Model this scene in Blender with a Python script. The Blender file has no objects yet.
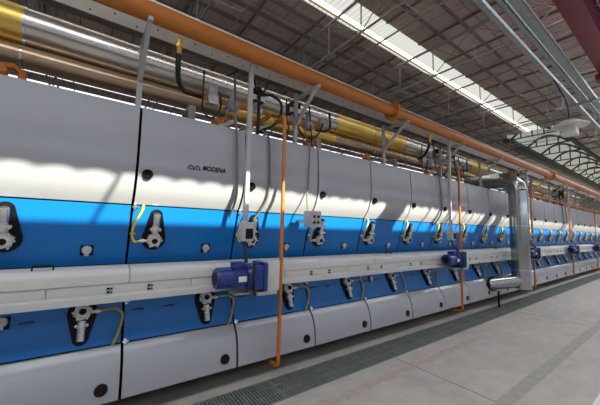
import bpy, bmesh, math, random
from mathutils import Vector, Matrix
random.seed(7)
S = bpy.context.scene
COL = S.collection
PI = math.pi

# ------------------------------------------------------------------ camera
CAMR = ((0.80997867, 0.07336035, 0.58185292),
        (-0.58601862, 0.06278771, 0.8078613),
        (0.02273178, -0.99532706, 0.09384724))
cam = bpy.data.cameras.new('camera')
cam.sensor_fit = 'HORIZONTAL'
cam.sensor_width = 36
cam.lens = 289.5 / 600 * 36
cam.clip_end = 200
co = bpy.data.objects.new('camera', cam)
COL.objects.link(co)
m = Matrix.Identity(4)
for i in range(3):
    m[i][0] = CAMR[i][0]; m[i][1] = -CAMR[i][1]; m[i][2] = -CAMR[i][2]
m[2][3] = 1.6
co.matrix_world = m
S.camera = co

# ------------------------------------------------------------------ sky, sun, exposure
W = bpy.data.worlds.new('sky'); S.world = W
W.use_nodes = True
bg = W.node_tree.nodes['Background']
bg.inputs[0].default_value = (0.75, 0.86, 1.0, 1)
bg.inputs[1].default_value = 1.2
SUN_DIR = Vector((-0.40, 1.70, -1.0)).normalized()
sl = bpy.data.lights.new('sun', 'SUN')
sl.energy = 14.5; sl.angle = math.radians(0.35); sl.color = (1, 0.95, 0.77)
so = bpy.data.objects.new('sun', sl); COL.objects.link(so)
so.rotation_euler = SUN_DIR.to_track_quat('-Z', 'Y').to_euler()
so.location = (-3, -8, 12)
FILL_OVER = 5.6      # added glow panel above the viewer, out of view
FILL_NEAR = 1.5      # added unseen glow panels in the roof behind the viewer
SKY_STRIP = 0.9
SKY_CORE = 5.0
SKY_REAR = 1.5
SKY_VAULT = 0.36
S.view_settings.view_transform = 'Standard'
S.view_settings.look = 'None'
S.view_settings.gamma = 1
S.view_settings.use_curve_mapping = False
S.view_settings.exposure = 0.0

# ------------------------------------------------------------------ materials
def srgb(r, g, b):
    f = lambda c: c / 12.92 if c <= 0.04045 else ((c + 0.055) / 1.055) ** 2.4
    return (f(r / 255), f(g / 255), f(b / 255), 1)

def mat(name, rgb, rough=0.5, metal=0.0, var=0.06, scale=6.0, coat=0.0, bump=0.0, spec=0.5):
    M = bpy.data.materials.new(name); M.use_nodes = True
    nt = M.node_tree; N = nt.nodes; L = nt.links
    b = N['Principled BSDF']
    c = srgb(*rgb)
    tc = N.new('ShaderNodeTexCoord')
    nz = N.new('ShaderNodeTexNoise'); nz.inputs['Scale'].default_value = scale
    nz.inputs['Detail'].default_value = 5
    L.new(tc.outputs['Object'], nz.inputs['Vector'])
    rp = N.new('ShaderNodeValToRGB')
    rp.color_ramp.elements[0].position = 0.3; rp.color_ramp.elements[1].position = 0.7
    rp.color_ramp.elements[0].color = tuple(x * (1 - var) for x in c[:3]) + (1,)
    rp.color_ramp.elements[1].color = tuple(min(1, x * (1 + var)) for x in c[:3]) + (1,)
    L.new(nz.outputs['Fac'], rp.inputs['Fac'])
    L.new(rp.outputs['Color'], b.inputs['Base Color'])
    b.inputs['Roughness'].default_value = rough
    b.inputs['Metallic'].default_value = metal
    b.inputs['Specular IOR Level'].default_value = spec
    if coat:
        b.inputs['Coat Weight'].default_value = coat
        b.inputs['Coat Roughness'].default_value = 0.08
    if bump:
        bp = N.new('ShaderNodeBump'); bp.inputs['Strength'].default_value = bump
        bp.inputs['Distance'].default_value = 0.01
        L.new(nz.outputs['Fac'], bp.inputs['Height']); L.new(bp.outputs['Normal'], b.inputs['Normal'])
    return M

def emit(name, rgb, strength):
    M = bpy.data.materials.new(name); M.use_nodes = True
    nt = M.node_tree; N = nt.nodes; L = nt.links
    b = N['Principled BSDF']
    b.inputs['Base Color'].default_value = srgb(150, 150, 145)
    b.inputs['Roughness'].default_value = 0.6
    b.inputs['Emission Color'].default_value = srgb(*rgb)
    b.inputs['Emission Strength'].default_value = strength
    return M

def concrete():
    M = mat('concrete', (182, 177, 168), 0.75, var=0.10, scale=0.9)
    nt = M.node_tree; N = nt.nodes; L = nt.links
    b = N['Principled BSDF']
    tc = N.new('ShaderNodeTexCoord')
    n2 = N.new('ShaderNodeTexNoise'); n2.inputs['Scale'].default_value = 7; n2.inputs['Detail'].default_value = 8
    n2.inputs['Roughness'].default_value = 0.7
    mp = N.new('ShaderNodeMapping'); mp.inputs['Scale'].default_value = (0.5, 1, 1)
    L.new(tc.outputs['Object'], mp.inputs['Vector']); L.new(mp.outputs['Vector'], n2.inputs['Vector'])
    mr = N.new('ShaderNodeMapRange'); mr.inputs[1].default_value = 0.35; mr.inputs[2].default_value = 0.7
    mr.inputs[3].default_value = 0.86; mr.inputs[4].default_value = 1.06
    L.new(n2.outputs['Fac'], mr.inputs[0])
    n3 = N.new('ShaderNodeTexNoise'); n3.inputs['Scale'].default_value = 60
    L.new(tc.outputs['Object'], n3.inputs['Vector'])
    mr2 = N.new('ShaderNodeMapRange'); mr2.inputs[3].default_value = 0.93; mr2.inputs[4].default_value = 1.07
    L.new(n3.outputs['Fac'], mr2.inputs[0])
    mu = N.new('ShaderNodeMath'); mu.operation = 'MULTIPLY'
    L.new(mr.outputs[0], mu.inputs[0]); L.new(mr2.outputs[0], mu.inputs[1])
    mx = N.new('ShaderNodeVectorMath'); mx.operation = 'SCALE'
    src = b.inputs['Base Color'].links[0].from_socket
    L.new(src, mx.inputs[0]); L.new(mu.outputs[0], mx.inputs['Scale'])
    L.new(mx.outputs[0], b.inputs['Base Color'])
    return M

def roofing():
    M = mat('roof_sheet', (204, 190, 186), 0.85, var=0.12, scale=0.7)
    nt = M.node_tree; N = nt.nodes; L = nt.links
    b = N['Principled BSDF']
    tc = N.new('ShaderNodeTexCoord')
    br = N.new('ShaderNodeTexBrick'); br.inputs['Scale'].default_value = 1.0
    br.inputs['Brick Width'].default_value = 1.1; br.inputs['Row Height'].default_value = 1.35
    br.inputs['Mortar Size'].default_value = 0.012
    br.inputs['Color1'].default_value = (0.9, 0.9, 0.9, 1); br.inputs['Color2'].default_value = (1.15, 1.12, 1.1, 1)
    br.inputs['Mortar'].default_value = (0.45, 0.45, 0.45, 1)
    L.new(tc.outputs['Object'], br.inputs['Vector'])
    mx = N.new('ShaderNodeVectorMath'); mx.operation = 'MULTIPLY'
    src = b.inputs['Base Color'].links[0].from_socket
    L.new(src, mx.inputs[0]); L.new(br.outputs['Color'], mx.inputs[1])
    L.new(mx.outputs[0], b.inputs['Base Color'])
    wv = N.new('ShaderNodeTexWave'); wv.inputs['Scale'].default_value = 2.0; wv.bands_direction = 'X'
    L.new(tc.outputs['Object'], wv.inputs['Vector'])
    bp = N.new('ShaderNodeBump'); bp.inputs['Strength'].default_value = 0.6; bp.inputs['Distance'].default_value = 0.05
    L.new(wv.outputs['Fac'], bp.inputs['Height']); L.new(bp.outputs['Normal'], b.inputs['Normal'])
    return M

def translucent_sheet():
    M = emit('translucent_sheet', (235, 235, 228), SKY_STRIP)
    nt = M.node_tree; N = nt.nodes; L = nt.links
    b = N['Principled BSDF']
    tc = N.new('ShaderNodeTexCoord')
    wv = N.new('ShaderNodeTexWave'); wv.inputs['Scale'].default_value = 2.6; wv.bands_direction = 'X'
    wv.inputs['Distortion'].default_value = 1.5
    L.new(tc.outputs['Object'], wv.inputs['Vector'])
    mr = N.new('ShaderNodeMapRange'); mr.inputs[3].default_value = 0.75 * SKY_STRIP; mr.inputs[4].default_value = 1.15 * SKY_STRIP
    L.new(wv.outputs['Fac'], mr.inputs[0]); L.new(mr.outputs[0], b.inputs['Emission Strength'])
    return M

M = dict(
    white=mat('light_grey_enamel', (160, 162, 167), 0.35, var=0.02, scale=2, coat=0.5),
    beam=mat('drive_cover_paint', (194, 194, 190), 0.42, var=0.03, scale=3),
    blue=mat('blue_enamel', (8, 108, 182), 0.35, var=0.03, scale=2, coat=0.1, spec=0.35),
    black=mat('black_steel', (14, 12, 15), 0.5, spec=0.2),
    dark=mat('dark_core', (16, 15, 16), 0.8, spec=0.08),
    brown=mat('rusty_brown_steel', (92, 66, 52), 0.7, var=0.3, scale=14),
    glass=mat('sight_glass', (28, 13, 9), 0.2, var=0.3, scale=20, spec=0.25),
    cast=mat('cast_aluminium', (214, 212, 208), 0.32, 0.55, var=0.15, scale=25),
    silver=mat('polished_steel', (205, 205, 208), 0.22, 0.9, var=0.05),
    port=mat('grey_port_cover', (200, 200, 200), 0.4, 0.3),
    yhose=mat('yellow_hose', (222, 182, 40), 0.45, var=0.1, scale=40),
    ohose=mat('olive_hose', (178, 150, 62), 0.5, var=0.1, scale=40),
    motor=mat('motor_blue', (20, 48, 118), 0.35, var=0.06, coat=0.2),
    orange=mat('orange_paint', (188, 110, 28), 0.38, var=0.06, scale=5, coat=0.2),
    grey=mat('grey_painted_steel', (172, 172, 170), 0.45, var=0.05),
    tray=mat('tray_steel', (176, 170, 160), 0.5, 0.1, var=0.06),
    trayshade=mat('tray_steel_shaded', (96, 84, 78), 0.6, 0.1, var=0.1),  # tray steel with the shade of its underside put into the colour
    duct=mat('duct_aluminium', (206, 200, 190), 0.24, 0.9, var=0.06, scale=4),
    ductlow=mat('duct_dull', (186, 160, 132), 0.33, 0.85, var=0.08, scale=4),
    gold=mat('duct_gold_reflection', (232, 196, 100), 0.33, 0.75, var=0.08, scale=4),  # warm reflections on the silver ducts, put into the colour of some lengths
    galv=mat('galvanised_steel', (166, 176, 174), 0.6, 0.25, var=0.10, scale=9),
    cable=mat('black_rubber', (24, 23, 26), 0.5),
    gcable=mat('grey_cable', (112, 110, 106), 0.5),
    brass=mat('brass', (196, 160, 80), 0.3, 0.9),
    regul=mat('grey_cast_regulator', (172, 174, 178), 0.4, 0.3, var=0.12, scale=20),
    label=mat('white_label', (225, 225, 225), 0.5),
    red=mat('crane_red', (124, 44, 62), 0.45, var=0.06),
    purlin=mat('dark_purlin_steel', (136, 124, 120), 0.7),
    exduct=mat('spiral_duct_steel', (172, 174, 175), 0.2, 0.92, var=0.08, scale=3),
    truss=mat('truss_steel', (150, 146, 142), 0.6, var=0.1),
    lamp=mat('lamp_white', (228, 228, 222), 0.5),
    grate=mat('grating_steel', (122, 130, 124), 0.6, 0.1, var=0.15, scale=12),
    pit=mat('channel_pit', (70, 74, 70), 0.9),
    stripe=mat('olive_floor_paint', (160, 156, 142), 0.7, var=0.12, scale=9),
    redpaint=mat('worn_red_paint', (178, 160, 152), 0.75, var=0.08, scale=12),
    whitepaint=mat('white_floor_paint', (226, 228, 232), 0.6),
    joint=mat('floor_joint', (128, 122, 112), 0.9, var=0.1),
    gutter=mat('gutter_green', (70, 78, 72), 0.7),
    concrete=concrete(), roof=roofing(), trans=translucent_sheet(),
    core=emit('clear_roof_glazing', (255, 252, 240), SKY_CORE),
    skyedge=mat('skylight_edge_ochre', (200, 170, 110), 0.7),
    near=emit('roof_fill_glow', (244, 247, 255), FILL_NEAR),  # glow of the added roof panels behind the viewer
    over=emit('overhead_fill_glow', (244, 247, 255), FILL_OVER),  # glow of the added overhead panel
    wallfill=emit('wall_fill_glow', (225, 232, 255), 0.9),  # glow of the added strip on the front wall
    rear=emit('daylit_rear_glazing', (245, 248, 255), SKY_REAR),
    vault=emit('daylit_vault_sheet', (225, 226, 218), SKY_VAULT),
)

# ------------------------------------------------------------------ mesh helpers
class MB:
    def __init__(self, T=None):
        self.bm = bmesh.new(); self.T = T
    def _p(self, v):
        v = Vector(v)
        return self.T @ v if self.T else v
    def box(self, a, b, bev=0.0):
        a, b = Vector(a), Vector(b)
        r = bmesh.ops.create_cube(self.bm, size=1.0)
        vs = r['verts']
        c = (a + b) / 2; d = b - a
        for v in vs:
            v.co = Vector((v.co.x * d.x, v.co.y * d.y, v.co.z * d.z)) + c
        if bev:
            es = list({e for v in vs for e in v.link_edges})
            r2 = bmesh.ops.bevel(self.bm, geom=es, offset=bev, segments=2, profile=0.6, affect='EDGES')
            vs = list({v for f in r2['faces'] for v in f.verts} | {v for v in vs if v.is_valid})
        if self.T:
            for v in vs: v.co = self.T @ v.co
        return self
    def prism(self, pts, lo, hi, axis='x'):
        # closed polygon extruded along an axis; pts are the two other coordinates
        def mk(p, t):
            return {'x': (t, p[0], p[1]), 'y': (p[0], t, p[1]), 'z': (p[0], p[1], t)}[axis]
        A = [self.bm.verts.new(self._p(mk(p, lo))) for p in pts]
        B = [self.bm.verts.new(self._p(mk(p, hi))) for p in pts]
        n = len(pts)
        fs = [self.bm.faces.new(A), self.bm.faces.new(B[::-1])]
        for i in range(n):
            fs.append(self.bm.faces.new((A[i], B[i], B[(i + 1) % n], A[(i + 1) % n])))
        bmesh.ops.recalc_face_normals(self.bm, faces=fs)
        return self
    def cyl(self, p0, p1, r0, r1=None, seg=16, cap=True):
        r1 = r0 if r1 is None else r1
        p0, p1 = self._p(p0), self._p(p1)
        d = (p1 - p0).normalized()
        u = d.orthogonal().normalized(); w = d.cross(u)
        A, B = [], []
        for i in range(seg):
            a = 2 * PI * (i + 0.5) / seg
            e = u * math.cos(a) + w * math.sin(a)
            A.append(self.bm.verts.new(p0 + e * r0)); B.append(self.bm.verts.new(p1 + e * r1))
        for i in range(seg):
            f = self.bm.faces.new((A[i], A[(i + 1) % seg], B[(i + 1) % seg], B[i])); f.smooth = True
        if cap:
            self.bm.faces.new(A[::-1]); self.bm.faces.new(B)
        return self
    def tube(self, pts, r, seg=8, smooth_pts=0):
        P = [self._p(p) for p in pts]
        if smooth_pts:
            Q = []
            n = len(P)
            for i in range(n - 1):
                a, b, c, d = P[max(i - 1, 0)], P[i], P[i + 1], P[min(i + 2, n - 1)]
                for k in range(smooth_pts):
                    t = k / smooth_pts
                    Q.append(0.5 * ((2 * b) + (c - a) * t + (2 * a - 5 * b + 4 * c - d) * t * t + (3 * b - a - 3 * c + d) * t ** 3))
            Q.append(P[-1]); P = Q
        rings = []
        u = None
        for i, p in enumerate(P):
            d = (P[min(i + 1, len(P) - 1)] - P[max(i - 1, 0)]).normalized()
            if u is None: u = d.orthogonal().normalized()
            u = (u - d * u.dot(d))
            u = u.normalized() if u.length > 1e-6 else d.orthogonal().normalized()
            w = d.cross(u)
            k = 1.0
            if 0 < i < len(P) - 1:
                c = (P[i] - P[i - 1]).normalized().dot((P[i + 1] - P[i]).normalized())
                k = 1 / max(0.6, math.sqrt(max(0, (1 + c) / 2)))
            rings.append([self.bm.verts.new(p + (u * math.cos(2 * PI * j / seg) + w * math.sin(2 * PI * j / seg)) * r * k) for j in range(seg)])
        for a, b in zip(rings, rings[1:]):
            for j in range(seg):
                f = self.bm.faces.new((a[j], a[(j + 1) % seg], b[(j + 1) % seg], b[j])); f.smooth = True
        self.bm.faces.new(rings[0][::-1]); self.bm.faces.new(rings[-1])
        return self
    def bar(self, p0, p1, w, h=None):
        # square bar between two points
        h = h or w
        p0, p1 = self._p(p0), self._p(p1)
        d = (p1 - p0).normalized()
        up = Vector((0, 0, 1)) if abs(d.z) < 0.95 else Vector((1, 0, 0))
        s = d.cross(up).normalized(); t = s.cross(d)
        A = [self.bm.verts.new(p0 + s * a * w / 2 + t * b * h / 2) for a, b in ((-1, -1), (1, -1), (1, 1), (-1, 1))]
        B = [self.bm.verts.new(p1 + s * a * w / 2 + t * b * h / 2) for a, b in ((-1, -1), (1, -1), (1, 1), (-1, 1))]
        fs = [self.bm.faces.new(A), self.bm.faces.new(B[::-1])]
        for i in range(4): fs.append(self.bm.faces.new((A[i], B[i], B[(i + 1) % 4], A[(i + 1) % 4])))
        bmesh.ops.recalc_face_normals(self.bm, faces=fs)
        return self
    def build(self, name, material, parent=None, base=None):
        bm = self.bm
        root = parent
        while root is not None and root.parent: root = root.parent
        bm.verts.ensure_lookup_table()
        if root is not None:
            off = root.location.copy()
        else:
            lo = Vector((min(v.co.x for v in bm.verts), min(v.co.y for v in bm.verts), min(v.co.z for v in bm.verts)))
            hi = Vector((max(v.co.x for v in bm.verts), max(v.co.y for v in bm.verts), max(v.co.z for v in bm.verts)))
            off = Vector(((lo.x + hi.x) / 2, (lo.y + hi.y) / 2, lo.z)) if base is None else Vector(base)
        for v in bm.verts: v.co -= off
        me = bpy.data.meshes.new(name); bm.to_mesh(me); bm.free()
        me.set_sharp_from_angle(angle=math.radians(38))
        me.materials.append(material)
        o = bpy.data.objects.new(name, me); COL.objects.link(o)
        if parent is not None: o.parent = parent
        else: o.location = off
        return o

MBase = MB

def tag(o, label, cat, group=None, kind=None):
    o['label'] = label; o['category'] = cat
    if group: o['group'] = group
    if kind: o['kind'] = kind
    return o

def struct(o):
    o['kind'] = 'structure'; return o

def empty(name, loc, label, cat, group=None):
    o = bpy.data.objects.new(name, None); o.location = loc; o.empty_display_size = 0.1
    COL.objects.link(o)
    return tag(o, label, cat, group)

def copy_tree(o, loc, label=None):
    r = o.copy(); COL.objects.link(r); r.location = loc
    if label: r['label'] = label
    for ch in list(o.children):
        c = ch.copy(); COL.objects.link(c); c.parent = r
        for g in list(ch.children):
            d = g.copy(); COL.objects.link(d); d.parent = c
    return r

ORD = ['first', 'second', 'third', 'fourth', 'fifth', 'sixth', 'seventh', 'eighth', 'ninth', 'tenth', 'eleventh',
       'twelfth', 'thirteenth', 'fourteenth', 'fifteenth', 'sixteenth', 'seventeenth', 'eighteenth', 'nineteenth', 'twentieth', 'twenty-first']

P = 1.018          # length of one kiln section
X0 = 0.297         # left seam of the lettered section
D = 4 * P          # distance between drive units
ZR = 6.5           # roof height

# ------------------------------------------------------------------ the setting
fl = MB()
fl.box((-10, -12, -0.1), (52, 2.41, 0))
fl.box((-10, 2.82, -0.1), (52, 18, 0))
fl.box((-10, 2.41, -0.1), (52, 2.82, -0.07))
floor = struct(fl.build('floor', M['concrete'], base=(0, 0, 0)))
struct(MB().box((-10, 2.412, -0.069), (52, 2.818, -0.062)).build('trim_1', M['pit'], base=(0, 0, 0)))
fj = MB()
for x in (3.28, 7.38, 11.5, 15.6, 19.7): fj.box((x - 0.006, -6, 0), (x + 0.006, 2.40, 0.0012))
fj.box((-10, 0.05, 0), (30, 0.062, 0.0012))
struct(fj.build('trim_2', M['joint'], base=(0, 0, 0)))
struct(MB().box((-6, 1.15, 0), (45, 1.27, 0.0016)).build('trim_3', M['stripe'], base=(0, 0, 0)))
rp = MB()
for i in range(60):
    x = 1.0 + i * 0.065
    rp.box((x, 2.10 + random.uniform(-.03, .02), 0), (x + 0.0645, 2.19 + random.uniform(-.03, .03), 0.0010))
struct(rp.build('trim_4', M['redpaint'], base=(0, 0, 0)))
struct(MB().box((2.2, 0.40, 0), (6.0, 0.72, 0.0018)).build('trim_5', M['whitepaint'], base=(0, 0, 0)))

# roof sheets, with purlins under them
YA0, YA1 = 4.04, 4.70          # long skylight above the kiln
YS0, YS1 = -5.27, -4.73        # open glazing that lets the sun in
def scallop(x, y, a):          # corrugated sheet edge
    return y + a * abs(math.sin(PI * x / 0.24)) - a / 2
rf = MB()
def sheet(x0, x1, y0, y1, z=ZR):
    rf.box((x0, y0, z), (x1, y1, z + 0.03))
sheet(-10, 52, -12, -8.2); sheet(-10, 52, -6.6, YS0 - 1.15)
sheet(-10, 52, YS1 + 0.25, -1.2); sheet(-10, 16.5, 0.6, YA0); sheet(16.5, 52, 0.6, 3.6)
sheet(-10, 16.5, YA1, 12.0); sheet(16.5, 52, 5.4, 12.0)
sheet(-10, 52, 14.0, 18); sheet(-10, 52, 12.0, 12.2); sheet(-10, 52, 12.42, 13.1); sheet(-10, 52, 13.4, 14.0)
# corrugated lip along the glazing
n = 420
vs = []
for i in range(n + 1):
    x = -6 + i * 0.04
    vs.append((x, scallop(x, YS1, 0.04)))
poly = vs + [(vs[-1][0], YS1 + 0.25), (vs[0][0], YS1 + 0.25)]
for (xa, ya), (xb, yb) in zip(vs, vs[1:]):
    rf.prism([(xa, ya), (xb, yb), (xb, YS1 + 0.26), (xa, YS1 + 0.26)], ZR, ZR + 0.02, 'z')
rf.box((10.8, YS1, ZR), (52, YS1 + 0.26, ZR + 0.02)); rf.box((-10, YS1, ZR), (-6, YS1 + 0.26, ZR + 0.02))
pu = MB()
y = -11.6
while y < 17.5:
    if not (YS0 - 0.6 < y < YS1 + 0.6) and not -1.3 < y < 0.7 and not (YA0 - 0.05 < y < YA1 + 0.05) and not 12 < y < 14:
        pu.box((-10, y - 0.018, ZR - 0.08), (16.5 if 3.5 < y < 5.45 else 52, y + 0.018, ZR))
    y += 0.52
# unseen blockers added over the open glazing to shape shadows on the kiln
SX = 0.40 * 4.42               # sideways run of a sunbeam between roof and kiln
def cover(xw, w):              # xw: where the added blocker's shadow falls on the kiln
    rf.box((xw + SX - w / 2, YS0, ZR + 0.002), (xw + SX + w / 2, YS1 + 0.1, ZR + 0.02))
cover(4.02, 0.52); cover(0.2, 0.028); cover(7.45, 0.40); cover(9.9, 0.5); cover(15.0, 0.4)
xw = 5.0
while xw < 19:
    cover(xw, 0.035); xw += 0.34
for i in range(20):
    xr = -2.5 + i * 1.3
    pu.box((xr - 0.012, 0.65, ZR - 0.05), (xr + 0.012, YA0, ZR)); pu.box((xr - 0.012, YA1, ZR - 0.05), (xr + 0.012, 11.9, ZR)) if xr < 16.4 else pu.box((xr - 0.02, 5.8, ZR - 0.05), (xr + 0.012, 11.9, ZR))
struct(pu.build('trim_8', M['purlin'], base=(0, 0, 0)))
ceil = struct(rf.build('ceiling', M['roof'], base=(0, 0, 0)))

sk = MB(); sk.box((-10, YA0, ZR), (16.5, YA0 + 0.43, ZR + 0.02))
struct(sk.build('window_1', M['trans'], base=(0, 0, 0)))
struct(MB().box((-10, YA0 + 0.43, ZR), (16.5, YA0 + 0.53, ZR + 0.02)).build('window_2', M['core'], base=(0, 0, 0)))
struct(MB().box((-10, YA0 + 0.53, ZR - 0.03), (16.5, YA0 + 0.57, ZR + 0.02)).build('trim_6', M['skyedge'], base=(0, 0, 0)))
struct(MB().box((-10, YA0 + 0.57, ZR), (16.5, YA1, ZR + 0.02)).build('window_8', M['trans'], base=(0, 0, 0)))
struct(MB().box((-10, YS0 - 1.15, ZR), (30, YS0, ZR + 0.02)).build('roof_fill_behind', M['near'], base=(0, 0, 0)))  # unseen glowing panel added to light the kiln front
struct(MB().box((-10, -8.2, ZR), (30, -6.6, ZR + 0.02)).build('roof_fill_far_behind', M['near'], base=(0, 0, 0)))  # another added glow panel further back, out of view
struct(MB().box((-10, -1.2, ZR), (40, 0.6, ZR + 0.02)).build('roof_fill_overhead', M['over'], base=(0, 0, 0)))  # added glow panel, out of view, to brighten floor and kiln
struct(MB().box((-10, 12.2, ZR), (52, 12.42, ZR + 0.02)).box((-10, 13.1, ZR), (52, 13.4, ZR + 0.02)).build('window_5', M['rear'], base=(0, 0, 0)))
# vaulted daylight roof at the far end
va = MB()
def vz(t): return ZR - 0.1 + 0.5 * math.sin(PI * t)
pv = [(3.6 + 1.8 * t / 12, vz(t / 12)) for t in range(13)]
for (a, b), (c, d) in zip(pv, pv[1:]):
    va.prism([(a, b), (c, d), (c, d + 0.03), (a, b + 0.03)], 16.5, 52, 'x')
struct(va.build('window_6', M['vault'], base=(0, 0, 0)))
gt = MB().box((17.0, 5.35, ZR - 0.2), (52, 5.75, ZR + 0.1)).box((17.4, 3.45, ZR - 0.15), (52, 3.6, ZR + 0.1))
struct(gt.build('trim_7', M['gutter'], base=(0, 0, 0)))
struct(MB().box((52, -12, 0), (52.2, 18, 8)).build('wall_far', M['grey'], base=(0, 0, 0)))
struct(MB().box((-10, 17.9, 0), (52, 18.1, ZR)).build('wall_rear', M['grey'], base=(0, 0, 0)))
struct(MB().box((-10.2, -12, 0), (-10, 18, ZR)).build('wall_left', M['grey'], base=(0, 0, 0)))
struct(MB().box((-8, -11.99, 2.4), (40, -11.95, 5.4)).build('wall_fill_behind', M['wallfill'], base=(0, 0, 0)))  # unseen glowing strip added for the kiln panels to reflect
struct(MB().box((-10, -12.2, 0), (52, -12, ZR)).build('wall_front', M['grey'], base=(0, 0, 0)))

# vault ribs
for i in range(13):
    x = 16.9 + i * 2.3
    b = MB()
    b.tube([(x, yy, zz - 0.06) for yy, zz in pv], 0.055, 5)
    b.bar((x, 3.6, ZR - 0.15), (x, 5.4, ZR - 0.15), 0.05)
    for j in (3, 6, 9): b.bar((x, pv[j][0], ZR - 0.15), (x, pv[j][0], pv[j][1] - 0.06), 0.05)
    tag(b.build('arched_rib', M['gutter']), ('nearest arched steel rib under the far daylight vault' if i == 0 else
        '%s arched steel rib from the near end of the far daylight vault' % ORD[i]), 'roof rib', 'arched ribs of the far vault')

# roof trusses across the hall
def truss(x):
    t = empty('roof_truss', (x, 4.4, ZR - 1.1), '', 'truss', 'steel trusses under the roof')
    zb, zt = ZR - 1.05, ZR - 0.32
    b = MB(); b.bar((x, -1.2, zb), (x, 13.5, zb), 0.032); b.build('bottom_chord', M['truss'], t)
    b = MB(); b.bar((x, -1.2, zt), (x, 13.5, zt), 0.04); b.build('top_chord', M['truss'], t)
    b = MB()
    ys = [-1.1 + 0.95 * i for i in range(16)]
    for i, yy in enumerate(ys):
        b.bar((x, yy, zb), (x, yy, zt), 0.02)
        if i < 15: b.bar((x, yy, zb if i % 2 else zt), (x, ys[i + 1], zt if i % 2 else zb), 0.015)
    b.build('web_bars', M['truss'], t)
    b = MB(); b.bar((x + 0.55, -1.2, zb + 0.02), (x + 0.55, 13.5, zb + 0.02), 0.024)
    for yy in ys[::2]: b.bar((x, yy, zb), (x + 0.55, yy, zb + 0.02), 0.014); b.bar((x + 0.55, yy, zb + 0.02), (x, yy + 0.95, zt), 0.012)
    b.build('tie_rod', M['truss'], t)
    return t
tr0 = None
for i, x in enumerate((-1.2, 1.4, 4.0, 6.6, 9.2, 11.8, 14.4)):
    lab = '%s steel lattice truss across the roof, counted from the left end' % ORD[i]
    if tr0 is None: tr0 = truss(x); tr0['label'] = lab
    else: copy_tree(tr0, (x, 4.4, ZR - 1.1), lab)

# ------------------------------------------------------------------ drain grating
g = MB()
L = 0.60
g.box((0, 2.42, -0.03), (0.012, 2.81, 0.0)); g.box((L - 0.014, 2.42, -0.03), (L - 0.002, 2.81, 0.0))
g.box((0, 2.415, -0.03), (L - 0.002, 2.427, 0.0)); g.box((0, 2.803, -0.03), (L - 0.002, 2.815, 0.0))
for i in range(1, 19):
    x = i * L / 19; g.box((x - 0.007, 2.42, -0.03), (x + 0.007, 2.81, -0.001))
for yy in (2.55, 2.68): g.box((0, yy - 0.004, -0.012), (L - 0.002, yy + 0.004, -0.002))
g0 = g.build('floor_grating', M['grate'], base=(0, 2.615, -0.03))
tag(g0, 'steel grating panel lying in the drain channel along the kiln', 'floor grating', 'drain channel gratings')
g0.location.x = -0.75
for i in range(1, 44):
    c = g0.copy(); COL.objects.link(c); c.location.x = -0.75 + i * L

# ------------------------------------------------------------------ kiln sections
def frame(A, B):               # A lower point (y,z), B upper point: local u along x, v up the panel, n outwards
    v = Vector((0, B[0] - A[0], B[1] - A[1])).normalized(); u = Vector((1, 0, 0)); nrm = u.cross(v)
    T = Matrix.Identity(4)
    for i in range(3):
        T[i][0] = u[i]; T[i][1] = v[i]; T[i][2] = nrm[i]
    T.translation = Vector((0, A[0], A[1]))
    return T
UB, UT = (3.142, 1.275), (2.997, 1.785)      # upper blue panel
LB, LT = (2.985, 0.605), (3.13, 1.02)        # lower blue panel
WU = [(2.87, 2.66), (2.848, 2.35), (2.845, 2.2), (2.85, 2.11), (2.868, 2.02), (2.90, 1.93), (2.945, 1.855), (2.992, 1.797)]
WL = [(2.972, 0.592), (2.925, 0.54), (2.89, 0.48), (2.868, 0.40), (2.855, 0.31), (2.85, 0.20)]
def strip(mb, pts, x0, x1, th=0.02):
    back = [(y + th, z) for y, z in pts[::-1]]
    A = list(pts) + back
    n = len(pts)
    for i in range(n - 1):
        pass
    mb.prism(A, x0, x1, 'x')
    for f in mb.bm.faces: f.smooth = True
def tear(c0, r0, c1, r1, n=10):  # outline round two circles on a v axis (c1 above c0)
    s = (r0 - r1) / (c1 - c0); a = math.asin(max(-1, min(1, s)))
    pts = []
    for i in range(n + 1):
        t = a + (PI - 2 * a) * i / n
        pts.append((math.cos(t) * r1, c1 + math.sin(t) * r1))
    for i in range(n + 1):
        t = PI - a + (PI + 2 * a) * i / n
        pts.append((math.cos(t) * r0, c0 + math.sin(t) * r0))
    return pts

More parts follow.
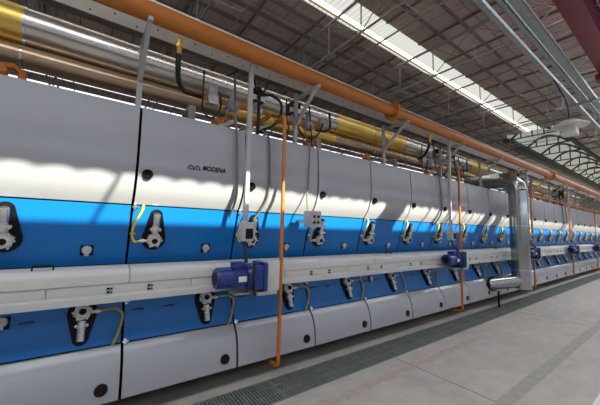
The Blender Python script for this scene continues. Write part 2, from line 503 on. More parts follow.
def burner(T, parent, up):
    # up: narrow end upwards; else mirrored down the panel
    c0, c1 = (0.135, 0.335) if up else (0.245, 0.075)
    s = 1 if up else -1
    b = MB(T)
    pts = tear(0, 0.088, 0.2 if up else 0.17, 0.046)
    b.prism([(x, c0 + s * y) for x, y in pts], 0.001, 0.012, 'z')
    pl = b.build('burner', M['black'], parent)
    f = MB(T)   # six-sided cast flange with a round boss
    f.cyl((0, c0, 0.012), (0, c0, 0.045), 0.066, 0.066, 6)
    f.cyl((0, c0, 0.045), (0, c0, 0.062), 0.048, 0.044, 16)
    for k in range(6):
        a = k * PI / 3; f.cyl((0.054 * math.cos(a), c0 + 0.054 * math.sin(a), 0.045), (0.054 * math.cos(a), c0 + 0.054 * math.sin(a), 0.056), 0.009, 0.009, 6)
    f.build('flange', M['cast'], pl)
    q = MB(T); q.cyl((0, c0, 0.062), (0, c0, 0.066), 0.026, 0.026, 12)
    q.build('sight_glass', M['glass'], pl)
    e = MB(T)   # elbow body with bolted lugs
    e.cyl((0, c0 + s * 0.06, 0.035), (0, c0 + s * 0.125, 0.035), 0.030, 0.026, 12)
    e.cyl((0, c0 + s * 0.085, 0.035), (0, c0 + s * 0.10, 0.035), 0.042, 0.042, 8)
    for sx in (-1, 1): e.cyl((sx * 0.03, c0 + s * 0.09, 0.02), (sx * 0.03, c0 + s * 0.09, 0.06), 0.011, 0.011, 8)
    e.build('elbow', M['cast'], pl)
    k = MB(T)
    k.cyl((0, c0 + s * 0.125, 0.036), (0, c0 + s * (0.215 if up else 0.19), 0.036), 0.031, 0.030, 14)
    k.build('ignition_cap', M['silver'], pl)
    n = MB(T)
    n.cyl((-s * 0.05, c0 - 0.005, 0.035), (-s * 0.105, c0 - 0.005, 0.035), 0.013, 0.013, 8)
    n.cyl((-s * 0.075, c0 - 0.005, 0.035), (-s * 0.09, c0 - 0.005, 0.035), 0.019, 0.019, 6)
    n.build('hose_fitting', M['cast'], pl)
    return pl

def sight_port(T, parent):
    b = MB(T); b.box((-0.046, -0.046, 0.001), (0.046, 0.046, 0.010), 0.003); sp = b.build('sight_port', M['black'], parent)
    c = MB(T)
    c.cyl((0, 0.006, 0.010), (0, 0.006, 0.030), 0.036, 0.034, 18); c.cyl((0, 0.006, 0.030), (0, 0.006, 0.036), 0.026, 0.024, 18)
    c.box((-0.016, -0.046, 0.010), (0.016, -0.022, 0.026), 0.003)
    c.build('port_cover', M['port'], sp)
    return sp

def section():
    t = empty('kiln_section', (X0, 2.85, 0.0), '', 'kiln section', 'kiln sections in a row')
    x0, x1 = X0 + 0.011, X0 + P - 0.011
    c = MB()
    prof = [(2.93, 2.64), (2.90, 2.2), (2.93, 2.02), (3.03, 1.80), (3.175, 1.27), (3.16, 1.0), (3.03, 0.62), (2.92, 0.42), (2.92, 0.22), (3.25, 0.22), (3.25, 0.0), (4.3, 0.0), (4.3, 2.64)]
    c.prism(prof, X0 + 0.0005, X0 + P - 0.0005, 'x'); c.build('core', M['dark'], t)
    a = MB(); strip(a, WU, x0, x1); a.build('upper_panel', M['white'], t)
    a = MB(); a.box((x0, 2.892, 2.642), (x1, 4.3, 2.66)); a.build('top_cover', M['white'], t)
    a = MB(); strip(a, WL, x0, x1); a.build('lower_panel', M['white'], t)
    a = MB(); strip(a, [UT, UB, (3.146, 1.255)], x0, x1); a.build('upper_blue_panel', M['blue'], t)
    a = MB(); strip(a, [(3.13, 1.06), LT, LB], x0, x1); a.build('lower_blue_panel', M['blue'], t)
    a = MB(); a.box((X0 + 0.002, 3.02, 1.225), (X0 + P - 0.002, 3.14, 1.25)); a.build('roller_rail', M['brown'], t)
    # upper burner, port, hose
    TU = frame(UB, UT)
    burner(TU @ Matrix.Translation((X0 + 0.205, 0.056, 0)) @ Matrix.Scale(1.18, 4), t, True)
    sight_port(TU @ Matrix.Translation((X0 + 0.715, 0.115, 0)), t)
    h = MB(TU @ Matrix.Translation((X0 + 0.205, 0.056, 0)) @ Matrix.Scale(1.18, 4))
    h.tube([(-0.10, 0.13, 0.035), (-0.135, 0.125, 0.045), (-0.152, 0.15, 0.05), (-0.16, 0.19, 0.05), (-0.155, 0.25, 0.05), (-0.13, 0.32, 0.045), (-0.11, 0.365, 0.035), (-0.10, 0.395, 0.015), (-0.095, 0.42, -0.03)], 0.0105, 8, 5)
    h.build('burner_hose', M['yhose'], t)
    TL = frame(LB, LT)
    burner(TL @ Matrix.Translation((X0 + 0.725, -0.01, 0)) @ Matrix.Scale(1.18, 4), t, False)
    h = MB(TL @ Matrix.Translation((X0 + 0.725, -0.01, 0)) @ Matrix.Scale(1.18, 4))
    h.tube([(0.10, 0.24, 0.035), (0.16, 0.245, 0.05), (0.205, 0.235, 0.06), (0.238, 0.20, 0.06), (0.233, 0.14, 0.05), (0.215, 0.07, 0.04), (0.195, 0.015, 0.02), (0.185, -0.01, -0.01), (0.18, -0.03, -0.05)], 0.0105, 8, 5)
    h.build('burner_hose', M['ohose'], t)
    for uu in (0.12, 0.38):
        q = MB(TL @ Matrix.Translation((X0 + uu, 0.25, 0))); q.box((-0.045, -0.008, 0.0), (0.045, 0.008, 0.012), 0.004); q.build('grip', M['motor'], t)
    # sight holes
    q = MB(); q.cyl((X0 + 0.085, 2.862, 2.06), (X0 + 0.085, 2.838, 2.06), 0.044, 0.042, 24); q.build('upper_sight_hole', M['dark'], t)
    q = MB(); q.cyl((X0 + 0.885, 2.865, 0.305), (X0 + 0.885, 2.843, 0.305), 0.048, 0.046, 24); q.build('lower_sight_hole', M['glass'], t)
    # hinge clips at the left seam
    for (T, v) in ((TU, 0.52), (TU, 0.27), (TL, 0.0), (TL, 0.33)):
        q = MB(T @ Matrix.Translation((X0, v, 0)))
        q.box((0.001, -0.009, 0.0), (0.048, 0.009, 0.014), 0.003); q.box((0.010, -0.024, 0.0), (0.030, 0.024, 0.016), 0.003)
        q.build('hinge_clip', M['silver'], t)
    return t
sec = section()

NS = -2
SECS = {}
for k in range(-2, 21):
    if k == 0: lab = 'kiln section with black lettering on its grey upper panel'
    elif k == -1: lab = 'grey and blue kiln section just left of the lettered one'
    elif k == -2: lab = 'kiln section cut by the left edge, second left of the lettered one'
    elif k == 1: lab = 'grey and blue kiln section just right of the lettered one'
    else: lab = '%s grey and blue kiln section to the right of the lettered one' % ORD[k - 1]
    if k == 0: SECS[k] = sec; sec['label'] = lab
    else: SECS[k] = copy_tree(sec, (X0 + k * P, 2.85, 0.0), lab)

# lettering and emblem on one section
cu = bpy.data.curves.new('lettering', 'FONT'); cu.body = 'MODENA'; cu.size = 0.064; cu.extrude = 0.0012; cu.shear = 0.25; cu.offset = 0.0022; cu.space_character = 1.02
tmp = bpy.data.objects.new('tmp', cu); COL.objects.link(tmp)
bpy.context.view_layer.update()
me = bpy.data.meshes.new_from_object(tmp.evaluated_get(bpy.context.evaluated_depsgraph_get()))
bpy.data.objects.remove(tmp)
w = max(v.co.x for v in me.vertices) - min(v.co.x for v in me.vertices)
sc = 0.235 / w
for v in me.vertices:
    x, y, z = v.co
    v.co = (0.855 + x * sc - X0, 2.8435 - z - 2.85, 2.163 + y * 1.02)
me.materials.clear(); me.materials.append(M['black'])
lo = bpy.data.objects.new('lettering', me); COL.objects.link(lo); lo.parent = sec; lo['label'] = 'black slanted lettering'
em = MB()
for dx in (0.715, 0.775):
    em.tube([(dx, 2.846, 2.155), (dx + 0.014, 2.846, 2.185), (dx + 0.026, 2.846, 2.198), (dx + 0.034, 2.846, 2.198), (dx + 0.046, 2.846, 2.185), (dx + 0.060, 2.846, 2.155)], 0.0052, 6)
    em.prism([(dx + 0.018, 2.156), (dx + 0.042, 2.156), (dx + 0.030, 2.176)], 2.843, 2.847, 'y')
eo = em.build('emblem', M['black'], sec); eo['label'] = 'black twin-arch emblem'

# extra round ports low on every fourth section
for k in (-1, 3, 7):
    r = SECS[k]
    T = frame(LB, LT) @ Matrix.Translation((X0 + k * P + 0.245, 0.27, 0))
    sight_port(T, r)

# ------------------------------------------------------------------ roller drive covers (the long beam)
XD = 1.60          # right face of the gearbox plate of the first drive
SC = Matrix.Translation((0, 0, 1.6)) @ Matrix.Diagonal((1, 1.065, 1.065, 1)) @ Matrix.Translation((0, 0, -1.6))
SM = Matrix.Translation((0, 0, 1.6)) @ Matrix.Scale(1.065, 4) @ Matrix.Translation((0, 0, -1.6)) @ Matrix.Translation((1.47, 2.59, 1.165)) @ Matrix.Scale(0.93, 4) @ Matrix.Translation((-1.47, -2.59, -1.165))
def drive_cover():
    MB = lambda T=SC: MBase(T)
    x0, x1 = XD - D + 0.004, XD - 0.004
    t = empty('drive_cover', (x0, 2.77, 0.99), '', 'drive cover', 'long drive covers along the kiln')
    a = MB(); a.prism([(2.66, 1.03), (2.66, 1.20), (2.80, 1.24), (2.92, 1.24), (2.92, 1.03)], x0, x1, 'x'); a.build('core', M['beam'], t)
    xs = [x0] + [X0 + k * P for k in (-2, -1, 0)] + [XD - 0.004]
    xs = [x for x in xs if x >= x0]
    for i, (xa, xb) in enumerate(zip(xs, xs[1:])):
        a = MB(); strip(a, [(2.83, 1.278), (2.72, 1.275), (2.66, 1.268), (2.63, 1.25), (2.618, 1.225), (2.615, 1.165)], xa + 0.003, xb - 0.003, 0.025)
        a.build('lid', M['beam'], t)
    xm = [x0] + [X0 + k * P + 0.5 for k in (-3, -2, -1, 0)] + [XD - 0.004]
    xm = [x for x in xm if x >= x0]
    for xa, xb in zip(xm, xm[1:]):
        if xb - xa < 0.05: continue
        a = MB(); a.box((xa + 0.002, 2.622, 1.09), (xb - 0.002, 2.655, 1.162), 0.003); a.build('side_plate', M['beam'], t)
    a = MB(); a.prism([(2.60, 1.03), (2.60, 1.075), (2.625, 1.092), (2.66, 1.092), (2.66, 1.03)], x0, x1, 'x'); a.build('bottom_rail', M['beam'], t)
    for xx in [X0 + k * P + dx for k in (-3, -2, -1, 0) for dx in (-0.13, 0.16)]:
        if x0 + 0.1 < xx < x1 - 0.1:
            a = MB()
            for dz in (0.0, 0.026):
                a.box((xx - 0.022, 2.614, 1.098 + dz), (xx - 0.002, 2.6225, 1.112 + dz)); a.box((xx + 0.004, 2.614, 1.098 + dz), (xx + 0.016, 2.6225, 1.110 + dz))
            a.build('vent_slot', M['black'], t)
    a = MB(); xx = X0 - P + 0.40
    a.tube([(xx, 2.72, 1.27), (xx, 2.72, 1.305), (xx + 0.12, 2.72, 1.305), (xx + 0.12, 2.72, 1.27)], 0.008, 6); a.build('handle', M['black'], t)
    return t
dc = drive_cover()
x_dc = dc.location.x
for k in range(0, 5):
    lab = ['long pale drive cover at far left, ending at the nearest blue motor', 'long pale drive cover between the nearest blue motor and the second',
           'pale drive cover behind the silver duct, between second and third motors', 'pale drive cover right of the duct, between third and fourth motors',
           'farthest pale drive cover, running to the right edge'][k]
    if k == 0: dc['label'] = lab
    else: copy_tree(dc, (x_dc + k * D, 2.77, 0.99), lab)

# ------------------------------------------------------------------ geared motors
def drive():
    MB = lambda T=SM: MBase(T)
    t = empty('drive_motor', (1.28, 2.6, 0.93), '', 'motor', 'blue drive motors on the kiln')
    yc, zc, r = 2.46, 1.165, 0.098
    b = MB(); b.cyl((0.99, yc, zc), (1.16, yc, zc), r * 0.92, r * 0.92, 24)
    for i in range(20):
        a = 2 * PI * i / 20
        ca, sa = math.cos(a), math.sin(a)
        b.bar((1.0, yc + ca * r * 0.94, zc + sa * r * 0.94), (1.15, yc + ca * r * 0.94, zc + sa * r * 0.94), 0.012, 0.014)
    b.build('motor_body', M['motor'], t)
    b = MB(); b.cyl((0.855, yc, zc), (0.875, yc, zc), r * 0.86, r, 28); b.cyl((0.875, yc, zc), (0.995, yc, zc), r, r * 1.02, 28); fc = b.build('fan_cowl', M['motor'], t)
    b = MB(); b.cyl((0.852, yc, zc), (0.856, yc, zc), r * 0.6, r * 0.6, 20); b.build('fan_grille', M['black'], fc)
    b = MB(); b.box((1.02, yc - 0.055, zc + 0.085), (1.13, yc + 0.055, zc + 0.145), 0.008); b.build('terminal_box', M['motor'], t)
    b = MB(); b.box((1.045, yc - 0.112, zc - 0.03), (1.125, yc - 0.104, zc + 0.02), 0.002); b.build('nameplate', M['label'], t)
    b = MB(); b.cyl((1.155, yc, zc), (1.185, yc, zc), r * 1.05, r * 1.25, 24); b.cyl((1.185, yc, zc), (1.20, yc, zc), r * 1.28, r * 1.28, 24)
    b.box((1.20, yc - 0.115, zc - 0.125), (1.34, yc + 0.125, zc + 0.115), 0.02)
    b.box((1.30, yc - 0.13, zc - 0.14), (1.345, yc + 0.14, zc + 0.135), 0.008)
    b.cyl((1.27, yc - 0.02, zc + 0.11), (1.27, yc - 0.02, zc + 0.135), 0.03, 0.025, 10)
    gb = b.build('gearbox', M['motor'], t)
    b = MB(); b.box((1.215, yc - 0.119, zc + 0.03), (1.325, yc - 0.1145, zc + 0.075)); b.build('maker_plate', M['motor'], gb)
    b = MB(); b.box((1.347, 2.36, 1.02), (1.495, 2.598, 1.315), 0.006); b.build('mounting_plate', M['beam'], t)
    b = MB(); b.box((1.05, 2.44, 0.995), (1.22, 2.60, 1.015), 0.004); b.box((1.25, 2.36, 0.985), (1.47, 2.60, 1.02), 0.004); b.build('support_tray', M['grey'], t)
    b = MB(); b.tube([(1.20, yc - 0.13, 1.30), (1.175, yc - 0.14, 1.22), (1.19, yc - 0.14, 1.10), (1.22, yc - 0.10, 0.995)], 0.012, 7, 4); b.build('power_lead', M['cable'], t)
    return t
dm = drive()
for k in range(0, 5):
    lab = ['nearest blue geared motor, beside the nearest orange drop pipe', 'second blue geared motor from the left, left of the silver duct',
           'blue geared motor just right of the silver duct', 'fourth blue geared motor from the left, far along the kiln', 'farthest blue geared motor at the right edge'][k]
    if k == 0: dm['label'] = lab
    else: copy_tree(dm, (1.28 + k * D, 2.6, 0.93), lab)

WHERE = ['nearest', 'second', 'third', 'fourth', 'fifth']

# ------------------------------------------------------------------ orange pipes
t = empty('gas_main_pipe', (8, 2.6, 3.28), 'thick orange overhead pipe running the whole length of the kiln', 'pipe')
b = MB(); b.cyl((-6, 2.6, 3.38), (21, 2.6, 3.43), 0.082, 0.082, 28); b.build('pipe', M['orange'], t)
for xx in (3.55, 11.2):
    b = MB(); b.cyl((xx - 0.04, 2.6, 3.395), (xx - 0.012, 2.6, 3.395), 0.135, 0.135, 20); b.cyl((xx - 0.008, 2.6, 3.395), (xx + 0.02, 2.6, 3.395), 0.135, 0.135, 20)
    for j in range(8):
        a = 2 * PI * j / 8; b.cyl((xx - 0.06, 2.6 + 0.112 * math.cos(a), 3.395 + 0.112 * math.sin(a)), (xx + 0.04, 2.6 + 0.112 * math.cos(a), 3.395 + 0.112 * math.sin(a)), 0.012, 0.012, 6)
    b.build('flange', M['orange'], t)
tag(MB().cyl((-6, 2.63, 3.488), (21, 2.63, 3.538), 0.026, 0.028, 10).build('conduit', M['lamp']), 'thin white conduit lying on top of the thick orange pipe', 'conduit')

def drop_pipe():
    b = MB()
    x, y = 1.735, 2.74
    b.tube([(x, y + 0.20, 2.90), (x, y + 0.05, 2.90), (x, y + 0.01, 2.885), (x, y, 2.84), (x, y, 0.22), (x, y + 0.01, 0.165), (x, y + 0.05, 0.14), (x, y + 0.34, 0.14)], 0.021, 10)
    return b.build('gas_drop_pipe', M['orange'], base=(x, y, 0.12))
dp = drop_pipe()
for k in range(0, 5):
    lab = ['nearest thin orange vertical pipe, right of the nearest blue motor', 'thin orange vertical pipe beside the second blue motor', 'thin orange vertical pipe just right of the silver duct',
           'fourth thin orange vertical pipe from the left, beyond the duct', 'farthest thin orange vertical pipe at the right edge'][k]
    o = dp if k == 0 else dp.copy()
    if k: COL.objects.link(o); o.location.x += k * D
    tag(o, lab, 'pipe', 'orange drop pipes')

# ------------------------------------------------------------------ control posts and boxes
def ctrl_post():
    x, y = 1.26, 2.68
    t = empty('control_post', (1.26, y, 1.47), '', 'control post', 'grey control posts hanging from the pipe rack')
    b = MB(); b.box((x - 0.022, y - 0.022, 1.66), (x + 0.022, y + 0.022, 3.339), 0.004); b.build('post', M['grey'], t)
    b = MB(); b.box((x - 0.050, y - 0.05, 1.475), (x + 0.075, y + 0.05, 1.665), 0.006); bx = b.build('control_box', M['grey'], t)
    b = MB(); b.box((x - 0.015, y - 0.056, 1.50), (x + 0.063, y - 0.049, 1.60)); b.build('display', M['glass'], bx)
    b = MB(); b.cyl((x + 0.0, y, 1.475), (x + 0.0, y, 1.445), 0.02, 0.02, 8); b.build('cable_gland', M['cable'], bx)
    b = MB(); b.tube([(x + 0.0, y, 1.48), (x - 0.0, y - 0.02, 1.41), (x - 0.02, y - 0.08, 1.33), (x - 0.04, y - 0.14, 1.29)], 0.017, 8, 4); b.build('motor_cable', M['cable'], t)
    return t
cp = ctrl_post()
for k in range(0, 4):
    lab = '%s above the %s blue motor' % ('grey control box on a hanging post', WHERE[k])
    if k == 0: cp['label'] = lab
    else: copy_tree(cp, (1.26 + k * D, 2.68, 1.47), lab)
t = empty('push_button_box', (2.17, 2.7, 1.62), 'small grey button box right of the nearest orange drop pipe', 'control box')
b = MB(); b.box((2.075, 2.66, 1.635), (2.235, 2.80, 1.825), 0.006); b.build('housing', M['grey'], t)
for dx in (2.125, 2.185):
    for dz in (1.69, 1.76): MB().cyl((dx, 2.66, dz), (dx, 2.645, dz), 0.016, 0.016, 10).build('button', M['black'], t)
b = MB(); b.tube([(2.10, 2.75, 1.82), (2.12, 2.80, 2.0), (2.16, 2.83, 2.2), (2.17, 2.832, 2.64), (2.17, 2.9, 2.75), (2.17, 2.95, 2.95)], 0.010, 7, 4); b.build('cable', M['gcable'], t)
b = MB(); b.box((2.13, 2.79, 1.69), (2.18, 3.0, 1.73)); b.build('bracket', M['grey'], t)

# ------------------------------------------------------------------ overhead tray and its brackets
t = empty('cable_tray', (8, 3.1, 3.24), 'long pale perforated tray behind the thick orange pipe', 'cable tray')
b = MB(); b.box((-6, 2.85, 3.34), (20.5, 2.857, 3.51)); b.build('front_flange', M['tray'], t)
b = MB(); b.box((-6, 2.857, 3.34), (20.5, 2.93, 3.348)); b.box((-6, 2.923, 3.348), (20.5, 2.93, 3.51)); b.build('base', M['trayshade'], t)
b = MB()
for i in range(130):
    x = -2 + i * 0.17
    b.cyl((x, 2.8502, 3.375 if i % 2 else 3.42), (x, 2.8485, 3.375 if i % 2 else 3.42), 0.008, 0.008, 8)
b.build('holes', M['dark'], t)['kind'] = 'stuff'

def bracket(x):
    t = empty('pipe_bracket', (x, 2.95, 2.66), '', 'bracket', 'grey brackets carrying the overhead pipe')
    b = MB(); b.box((x - 0.022, 2.93, 2.661), (x + 0.022, 2.974, 3.339), 0.003); b.build('post', M['grey'], t)
    b = MB(); b.bar((x, 2.93, 2.93), (x, 2.52, 3.27), 0.034); b.build('brace', M['grey'], t)
    b = MB(); b.box((x - 0.018, 2.48, 3.245), (x + 0.018, 2.95, 3.279)); b.build('arm', M['grey'], t)
    b = MB(); b.box((x - 0.06, 2.90, 2.66), (x + 0.06, 3.0, 2.67)); b.build('foot_plate', M['grey'], t)
    return t
br = bracket(0.275)
for i in range(11):
    x = 0.275 + 1.75 * i
    lab = ['grey bracket nearest the camera, at upper left above the kiln', 'grey bracket beside the nearest orange drop pipe, above the kiln'][i] if i < 2 else '%s grey pipe bracket above the kiln, counted from the left' % ORD[i]
    if i == 0: br['label'] = lab
    else: copy_tree(br, (x, 2.95, 2.66), lab)

# ------------------------------------------------------------------ gas valve trains
def valve_train():
    y, z = 3.05, 2.99
    t = empty('gas_valve_train', (1.7, y, 2.66), '', 'valve train', 'gas valve trains above the kiln')
    b = MB(); b.tube([(0.88, y, z), (1.66, y, z + 0.03), (1.70, y, z + 0.02), (1.68, y + 0.02, z - 0.02), (1.42, y + 0.15, 2.80), (1.30, y + 0.2, 2.70)], 0.026, 10)
    b.build('inlet_pipe', M['orange'], t)
    b = MB(); b.tube([(1.735, 2.94, 2.90), (1.78, 2.98, 2.92), (2.0, y, 2.98), (2.66, y, 3.05)], 0.026, 10); b.build('outlet_pipe', M['orange'], t)
    for xx, zz in ((1.10, 2.66), (2.32, 2.66), (3.47, 2.66)):
        b = MB(); b.tube([(xx - 0.08, y - 0.05, zz + 0.02), (xx - 0.05, y - 0.03, zz + 0.12), (xx + 0.03, y, zz + 0.15), (xx + 0.08, y + 0.02, zz + 0.12), (xx + 0.09, y + 0.02, zz)], 0.024, 8)
        b.cyl((xx - 0.09, y - 0.05, zz + 0.05), (xx - 0.01, y - 0.02, zz + 0.10), 0.045, 0.045, 8)
        b.build('riser', M['orange'], t)
    b = MB(); b.box((0.93, y - 0.05, z - 0.055), (1.04, y + 0.05, z + 0.05), 0.01); b.cyl((0.985, y - 0.07, z), (0.985, y - 0.05, z), 0.03, 0.03, 10); v = b.build('solenoid_valve', M['cast'], t)
    b = MB(); b.box((0.935, y - 0.045, z + 0.05), (1.03, y + 0.045, z + 0.17), 0.008); b.build('coil', M['regul'], v)
    for xx, zz in ((1.22, z), (2.30, z + 0.02)):
        b = MB(); b.cyl((xx, y, zz - 0.02), (xx, y, zz + 0.03), 0.085, 0.085, 20); b.cyl((xx, y, zz - 0.06), (xx, y, zz - 0.02), 0.05, 0.08, 16)
        b.cyl((xx, y, zz + 0.03), (xx, y, zz + 0.06), 0.08, 0.045, 16); b.cyl((xx, y, zz + 0.06), (xx, y, zz + 0.16), 0.035, 0.035, 14); b.cyl((xx, y, zz + 0.16), (xx, y, zz + 0.18), 0.042, 0.042, 14)
        b.build('regulator', M['regul'], t)
    for xx, zz in ((1.52, z + 0.03), (2.06, z + 0.02)):
        b = MB(); b.cyl((xx - 0.06, y, zz), (xx + 0.06, y, zz), 0.05, 0.05, 12); b.cyl((xx, y, zz), (xx, y, zz + 0.09), 0.035, 0.035, 10); bv = b.build('butterfly_valve', M['cast'], t)
        b = MB(); b.box((xx - 0.075, y - 0.06, zz + 0.09), (xx + 0.075, y + 0.06, zz + 0.24), 0.015); b.box((xx - 0.04, y - 0.05, zz + 0.235), (xx + 0.04, y + 0.05, zz + 0.27), 0.01); b.build('actuator', M['cable'], bv)
        b = MB(); b.box((xx - 0.078, y - 0.064, zz + 0.10), (xx + 0.078, y - 0.02, zz + 0.16), 0.004); b.build('actuator_label', M['label'], bv)
    b = MB(); b.bar((1.30, y - 0.06, 2.675), (1.74, y - 0.06, 2.87), 0.04); b.bar((1.02, y - 0.06, 2.675), (1.25, y - 0.06, 2.80), 0.04); b.build('support_strut', M['grey'], t)
    b = MB(); b.box((2.50, y - 0.05, 3.04), (2.62, y + 0.05, 3.17), 0.008); b.cyl((2.56, y, 3.04), (2.56, y, 2.99), 0.03, 0.03, 10); b.build('pressure_switch', M['regul'], t)
    return t
vt = valve_train()
for k in range(-1, 4):
    lab = ['gas valve train above the left end of the kiln', 'gas valve train with grey regulators nearest the camera, above the lettered section', 'gas valve train above the second blue motor',
           'gas valve train above the kiln just right of the silver duct', 'farthest gas valve train above the kiln'][k + 1]
    if k == 0: vt['label'] = lab
    else: copy_tree(vt, (1.7 + k * D, 3.05, 2.66), lab)

def hose_set():
    out = []
    def hz(name, pts, r, m, brass=None, sm=5):
        o = empty(name, pts[0], '', 'hose')
        b = MB(); b.tube(pts, r, 8, sm); b.build('hose', M[m], o)
        if brass:
            b = MB(); b.cyl(brass[0], brass[1], 0.022, 0.022, 8); b.cyl(Vector(brass[0]).lerp(Vector(brass[1]), 0.4), Vector(brass[0]).lerp(Vector(brass[1]), 0.6), 0.032, 0.032, 6); b.build('brass_fitting', M['brass'], o)
        out.append(o); return o
    hz('flexible_gas_hose', [(0.53, 2.64, 3.17), (0.535, 2.66, 3.06), (0.56, 2.74, 2.96), (0.64, 2.88, 2.93), (0.76, 3.0, 2.97), (0.88, 3.05, 2.99)], 0.023, 'cable', ((0.53, 2.62, 3.28), (0.53, 2.64, 3.14)))
    hz('black_cable', [(0.86, 2.98, 3.25), (0.86, 2.98, 2.95), (0.865, 2.99, 2.85), (0.92, 3.0, 2.78), (1.0, 3.0, 2.79), (1.06, 3.0, 2.90), (1.06, 3.02, 3.05), (1.0, 3.03, 3.12)], 0.009, 'cable')
    hz('black_cable', [(1.55, 3.0, 3.20), (1.66, 2.96, 3.21), (1.78, 2.94, 3.16), (1.80, 2.94, 3.02), (1.72, 2.96, 2.86), (1.55, 2.98, 2.75), (1.50, 3.0, 2.70)], 0.017, 'cable')
    hz('black_cable', [(1.50, 2.96, 3.25), (1.50, 2.955, 3.05), (1.50, 2.95, 2.85), (1.50, 2.96, 2.68)], 0.020, 'cable')
    hz('black_cable', [(1.90, 2.98, 3.25), (1.90, 2.97, 3.0), (1.93, 2.96, 2.85), (1.90, 2.98, 2.70)], 0.009, 'cable')
    hz('black_cable', [(2.02, 2.95, 3.25), (2.02, 2.955, 3.1), (2.08, 2.95, 2.88), (2.22, 2.95, 2.80), (2.40, 2.96, 2.88), (2.52, 2.99, 3.08)], 0.012, 'cable')
    hz('black_cable', [(2.62, 2.98, 3.25), (2.64, 2.98, 3.05), (2.58, 3.0, 2.98), (2.40, 3.0, 2.95)], 0.014, 'cable')
    hz('black_cable', [(2.28, 3.0, 3.25), (2.29, 2.97, 2.95), (2.30, 2.95, 2.70)], 0.009, 'cable')
    hz('grey_cable', [(1.19, 2.95, 3.33), (1.19, 2.90, 2.85), (1.195, 2.84, 2.6), (1.21, 2.825, 2.2), (1.22, 2.83, 2.0), (1.225, 2.87, 1.9), (1.23, 2.94, 1.81), (1.23, 3.02, 1.72)], 0.013, 'gcable')
    hz('grey_cable', [(1.56, 2.95, 2.75), (1.575, 2.855, 2.67), (1.59, 2.83, 2.55), (1.60, 2.825, 2.3), (1.605, 2.825, 2.1), (1.60, 2.86, 1.95), (1.57, 2.93, 1.83), (1.53, 3.01, 1.72)], 0.012, 'gcable')
    hz('black_cable', [(1.505, 2.96, 3.14), (1.48, 2.95, 3.20), (1.44, 2.94, 3.25), (1.42, 2.93, 3.34)], 0.010, 'cable')
    hz('black_cable', [(1.515, 2.96, 3.14), (1.54, 2.95, 3.20), (1.58, 2.94, 3.26), (1.60, 2.93, 3.34)], 0.010, 'cable')
    hz('black_cable', [(1.08, 2.90, 3.26), (1.10, 2.90, 3.25), (1.16, 2.90, 3.30), (1.20, 2.90, 3.338)], 0.010, 'cable')
    return out
HN = ['thick black hose with brass fitting below the orange pipe', 'black cable looped under the small valve box', 'thick black cable curving between the two actuators', 'straight thick black cable beside the first actuator',
      'thin straight black cable left of the second actuator', 'black cable looped under the second regulator', 'short black cable at the pressure switch', 'thin black cable right of the second actuator',
      'grey cable running down the kiln beside the control post', 'grey cable running down the kiln right of the control post',
      'short black cable forking left above the first actuator', 'short black cable forking right above the first actuator', 'short black hooked cable end under the pale tray']
WH = ['above the left end', 'above the nearest motor', 'above the second motor', 'right of the silver duct', 'at the far valve train']
hs = hose_set()
for i, o in enumerate(hs):
    o['group'] = 'hoses and cables at the valve trains'
    for k in range(-1, 4):
        lab = HN[i] + ', ' + WH[k + 1]
        if k == 0: o['label'] = lab
        else: copy_tree(o, o.location + Vector((k * D, 0, 0)), lab)

t = empty('gas_manifold', (14, 3.0, 2.661), 'rusty orange manifold on top of the kiln, right of the silver duct', 'pipe')
b = MB(); b.cyl((9.2, 2.97, 2.80), (20.5, 2.97, 2.80), 0.03, 0.03, 10); b.build('pipe', M['orange'], t)
for i in range(22):
    xx = 9.4 + i * 0.5
    b = MB(); b.tube([(xx, 2.97, 2.80), (xx, 2.97, 2.93), (xx + 0.06, 2.99, 2.97), (xx + 0.18, 3.02, 2.97)] if i % 2 else [(xx, 2.97, 2.80), (xx, 2.97, 2.72), (xx, 2.98, 2.661)], 0.02, 7); b.build('branch_pipe', M['orange'], t)
    if i % 2:
        b = MB(); b.cyl((xx, 2.97, 2.84), (xx, 2.97, 2.90), 0.035, 0.035, 8); b.box((xx - 0.03, 2.93, 2.90), (xx + 0.03, 3.0, 2.93)); b.build('valve', M['regul'], t)

# ------------------------------------------------------------------ ducts behind
for nm, yy, zz, r, lab in (('upper_flue_duct', 3.85, 3.54, 0.205, 'wide shiny duct running behind the pipe rack above the kiln'), ('lower_flue_duct', 3.78, 3.215, 0.108, 'narrower dull duct running under the wide shiny one')):
    t = empty('flue_duct', (8, yy, zz - r), lab, 'duct')
    i = -6; x = -0.65 + i * P
    while x < 20:
        gold = i in ((-2, -1, 4, 5, 9, 12, 14, 16, 18) if nm[0] == 'u' else (2, 3, 10, 12))  # lengths coloured gold to stand for warm reflections
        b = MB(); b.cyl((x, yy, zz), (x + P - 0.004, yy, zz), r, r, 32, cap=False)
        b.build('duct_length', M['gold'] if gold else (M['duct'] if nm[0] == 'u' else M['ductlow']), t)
        b = MB(); b.cyl((x - 0.012, yy, zz), (x + 0.008, yy, zz), r + 0.005, r + 0.005, 32, cap=False); b.build('joint_band', M['silver'], t)
        x += P; i += 1
for i in range(8):
    x = 0.62 - D + i * 2 * P + 0.3
    b = MB(); b.box((x - 0.04, 3.6, 2.661), (x + 0.04, 3.64, 3.05)); b.box((x - 0.04, 3.9, 2.661), (x + 0.04, 3.94, 3.05)); b.box((x - 0.04, 3.6, 3.05), (x + 0.04, 3.94, 3.10))
    tag(b.build('duct_stand', M['tray']), 'pale steel stand under the flue ducts, %s from the left' % ORD[i], 'stand', 'duct stands on the kiln')

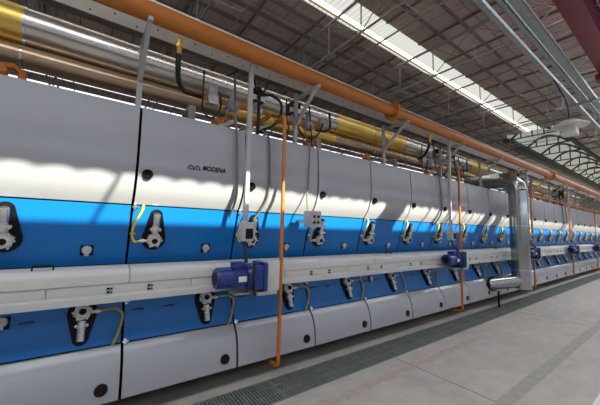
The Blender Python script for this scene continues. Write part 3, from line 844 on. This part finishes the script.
# vertical exhaust duct
XV, YV = 8.12, 2.50
t = empty('exhaust_duct', (XV, YV, 0.33), 'shiny silver vertical duct standing in front of the kiln', 'duct')
b = MB(); b.cyl((XV, YV, 0.38), (XV, YV, 0.80), 0.19, 0.19, 28); b.cyl((XV, YV, 0.804), (XV, YV, 1.80), 0.186, 0.186, 28); b.cyl((XV, YV, 1.804), (XV, YV, 2.62), 0.186, 0.186, 28); b.build('riser', M['exduct'], t)
b = MB()
for zz in (0.80, 1.80): b.cyl((XV, YV, zz - 0.012), (XV, YV, zz + 0.012), 0.195, 0.195, 28)
b.build('joint_band', M['silver'], t)
b = MB(); seg = []
for i in range(5):
    a = PI / 2 * i / 4; seg.append((XV, YV + 0.30 - 0.30 * math.cos(a), 2.62 + 0.30 * math.sin(a)))
b.tube(seg, 0.186, 28)
for f in b.bm.faces: f.smooth = False
b.build('elbow', M['exduct'], t)
b = MB(); b.cyl((XV, YV + 0.30, 2.92), (XV, 3.62, 2.92), 0.182, 0.182, 28); b.build('cross_pipe', M['exduct'], t)
b = MB(); b.cyl((XV, YV, 0.56), (7.38, 2.95, 0.47), 0.15, 0.14, 20); b.build('branch', M['exduct'], t)
b = MB(); b.prism([(7.52 + 0.27 * math.cos(2 * PI * a / 28), 0.47 + 0.16 * math.sin(2 * PI * a / 28)) for a in range(28)], 2.85, 2.89, 'y'); b.build('flange', M['black'], t)
b = MB(); b.bar((7.42, 2.72, 0.36), (7.42, 2.72, 0.0), 0.03); b.build('leg', M['black'], t)

# ------------------------------------------------------------------ things under the roof
def channel(name, yy, w, x0, x1, z, lab):
    b = MB(); h = 0.08
    b.box((x0, yy, z), (x1, yy + w, z + 0.006)); b.box((x0, yy, z), (x1, yy + 0.006, z + h)); b.box((x0, yy + w - 0.006, z), (x1, yy + w, z + h))
    tag(b.build(name, M['galv']), lab, 'cable tray', 'galvanised trays under the roof')
channel('hanging_tray', 1.685, 0.085, 0, 30, 5.0, 'leftmost galvanised tray hanging under the roof')
channel('hanging_tray', 1.49, 0.075, 0, 30, 5.0, 'middle galvanised tray hanging under the roof')
channel('hanging_tray', 1.325, 0.13, 0, 30, 5.0, 'rightmost and widest galvanised tray hanging under the roof')
for i in range(4):
    x = 9.9 + i * 4.1
    b = MB(); b.box((x - 0.03, 0.7, 4.93), (x + 0.03, 2.1, 4.99)); b.bar((x, 0.9, 4.99), (x, 0.9, ZR), 0.02); b.bar((x, 1.95, 4.99), (x, 1.95, ZR), 0.02)
    tag(b.build('tray_hanger', M['galv']), '%s cross hanger under the galvanised trays, counted from the left' % ORD[i], 'hanger', 'tray hangers')
t = empty('crane_girder', (8, 0.9, 5.0), 'dark red crane girder under the roof at upper right', 'crane')
b = MB(); b.box((0, 0.80, 5.0), (8.7, 1.07, 5.45), 0.01); b.build('box_beam', M['red'], t)
b = MB(); b.box((0, 0.2, 5.42), (8.7, 0.80, 5.45))
b.build('walkway', M['red'], t)
b = MB()
for yy in (0.22, 0.4, 0.58, 0.76): b.bar((0, yy, 5.40), (8.7, yy, 5.40), 0.02)
for i in range(30): b.bar((0.1 + i * 0.29, 0.2, 5.385), (0.1 + i * 0.29, 0.8, 5.385), 0.02)
b.build('walkway_grid', M['truss'], t)
b = MB()
for z in (5.75, 6.1): b.bar((0, 0.22, z), (8.7, 0.22, z), 0.03)
for i in range(18): b.bar((i * 0.5, 0.22, 5.45), (i * 0.5, 0.22, 6.1), 0.025)
b.build('railing', M['truss'], t)
b = MB(); b.box((8.4, -2.0, 4.88), (8.7, 1.12, 5.0), 0.01); b.build('end_carriage', M['red'], t)

t = empty('high_bay_lamp', (8.05, 1.5, 3.78), 'white shaded high-bay lamp hanging at upper right', 'lamp')
b = MB(); b.cyl((8.05, 1.5, 3.92), (8.05, 1.5, 4.02), 0.31, 0.13, 20); b.cyl((8.05, 1.5, 3.90), (8.05, 1.5, 3.92), 0.31, 0.31, 20); b.build('lamp_shade', M['lamp'], t)
b = MB(); b.box((7.90, 1.38, 3.70), (8.17, 1.62, 3.91), 0.01); b.build('gear_box', M['lamp'], t)
b = MB(); b.tube([(8.05, 1.5, 4.05), (8.06, 1.52, 4.4), (8.02, 1.6, 4.7), (8.0, 1.7, 5.0)], 0.012, 6, 4); b.build('cord', M['cable'], t)
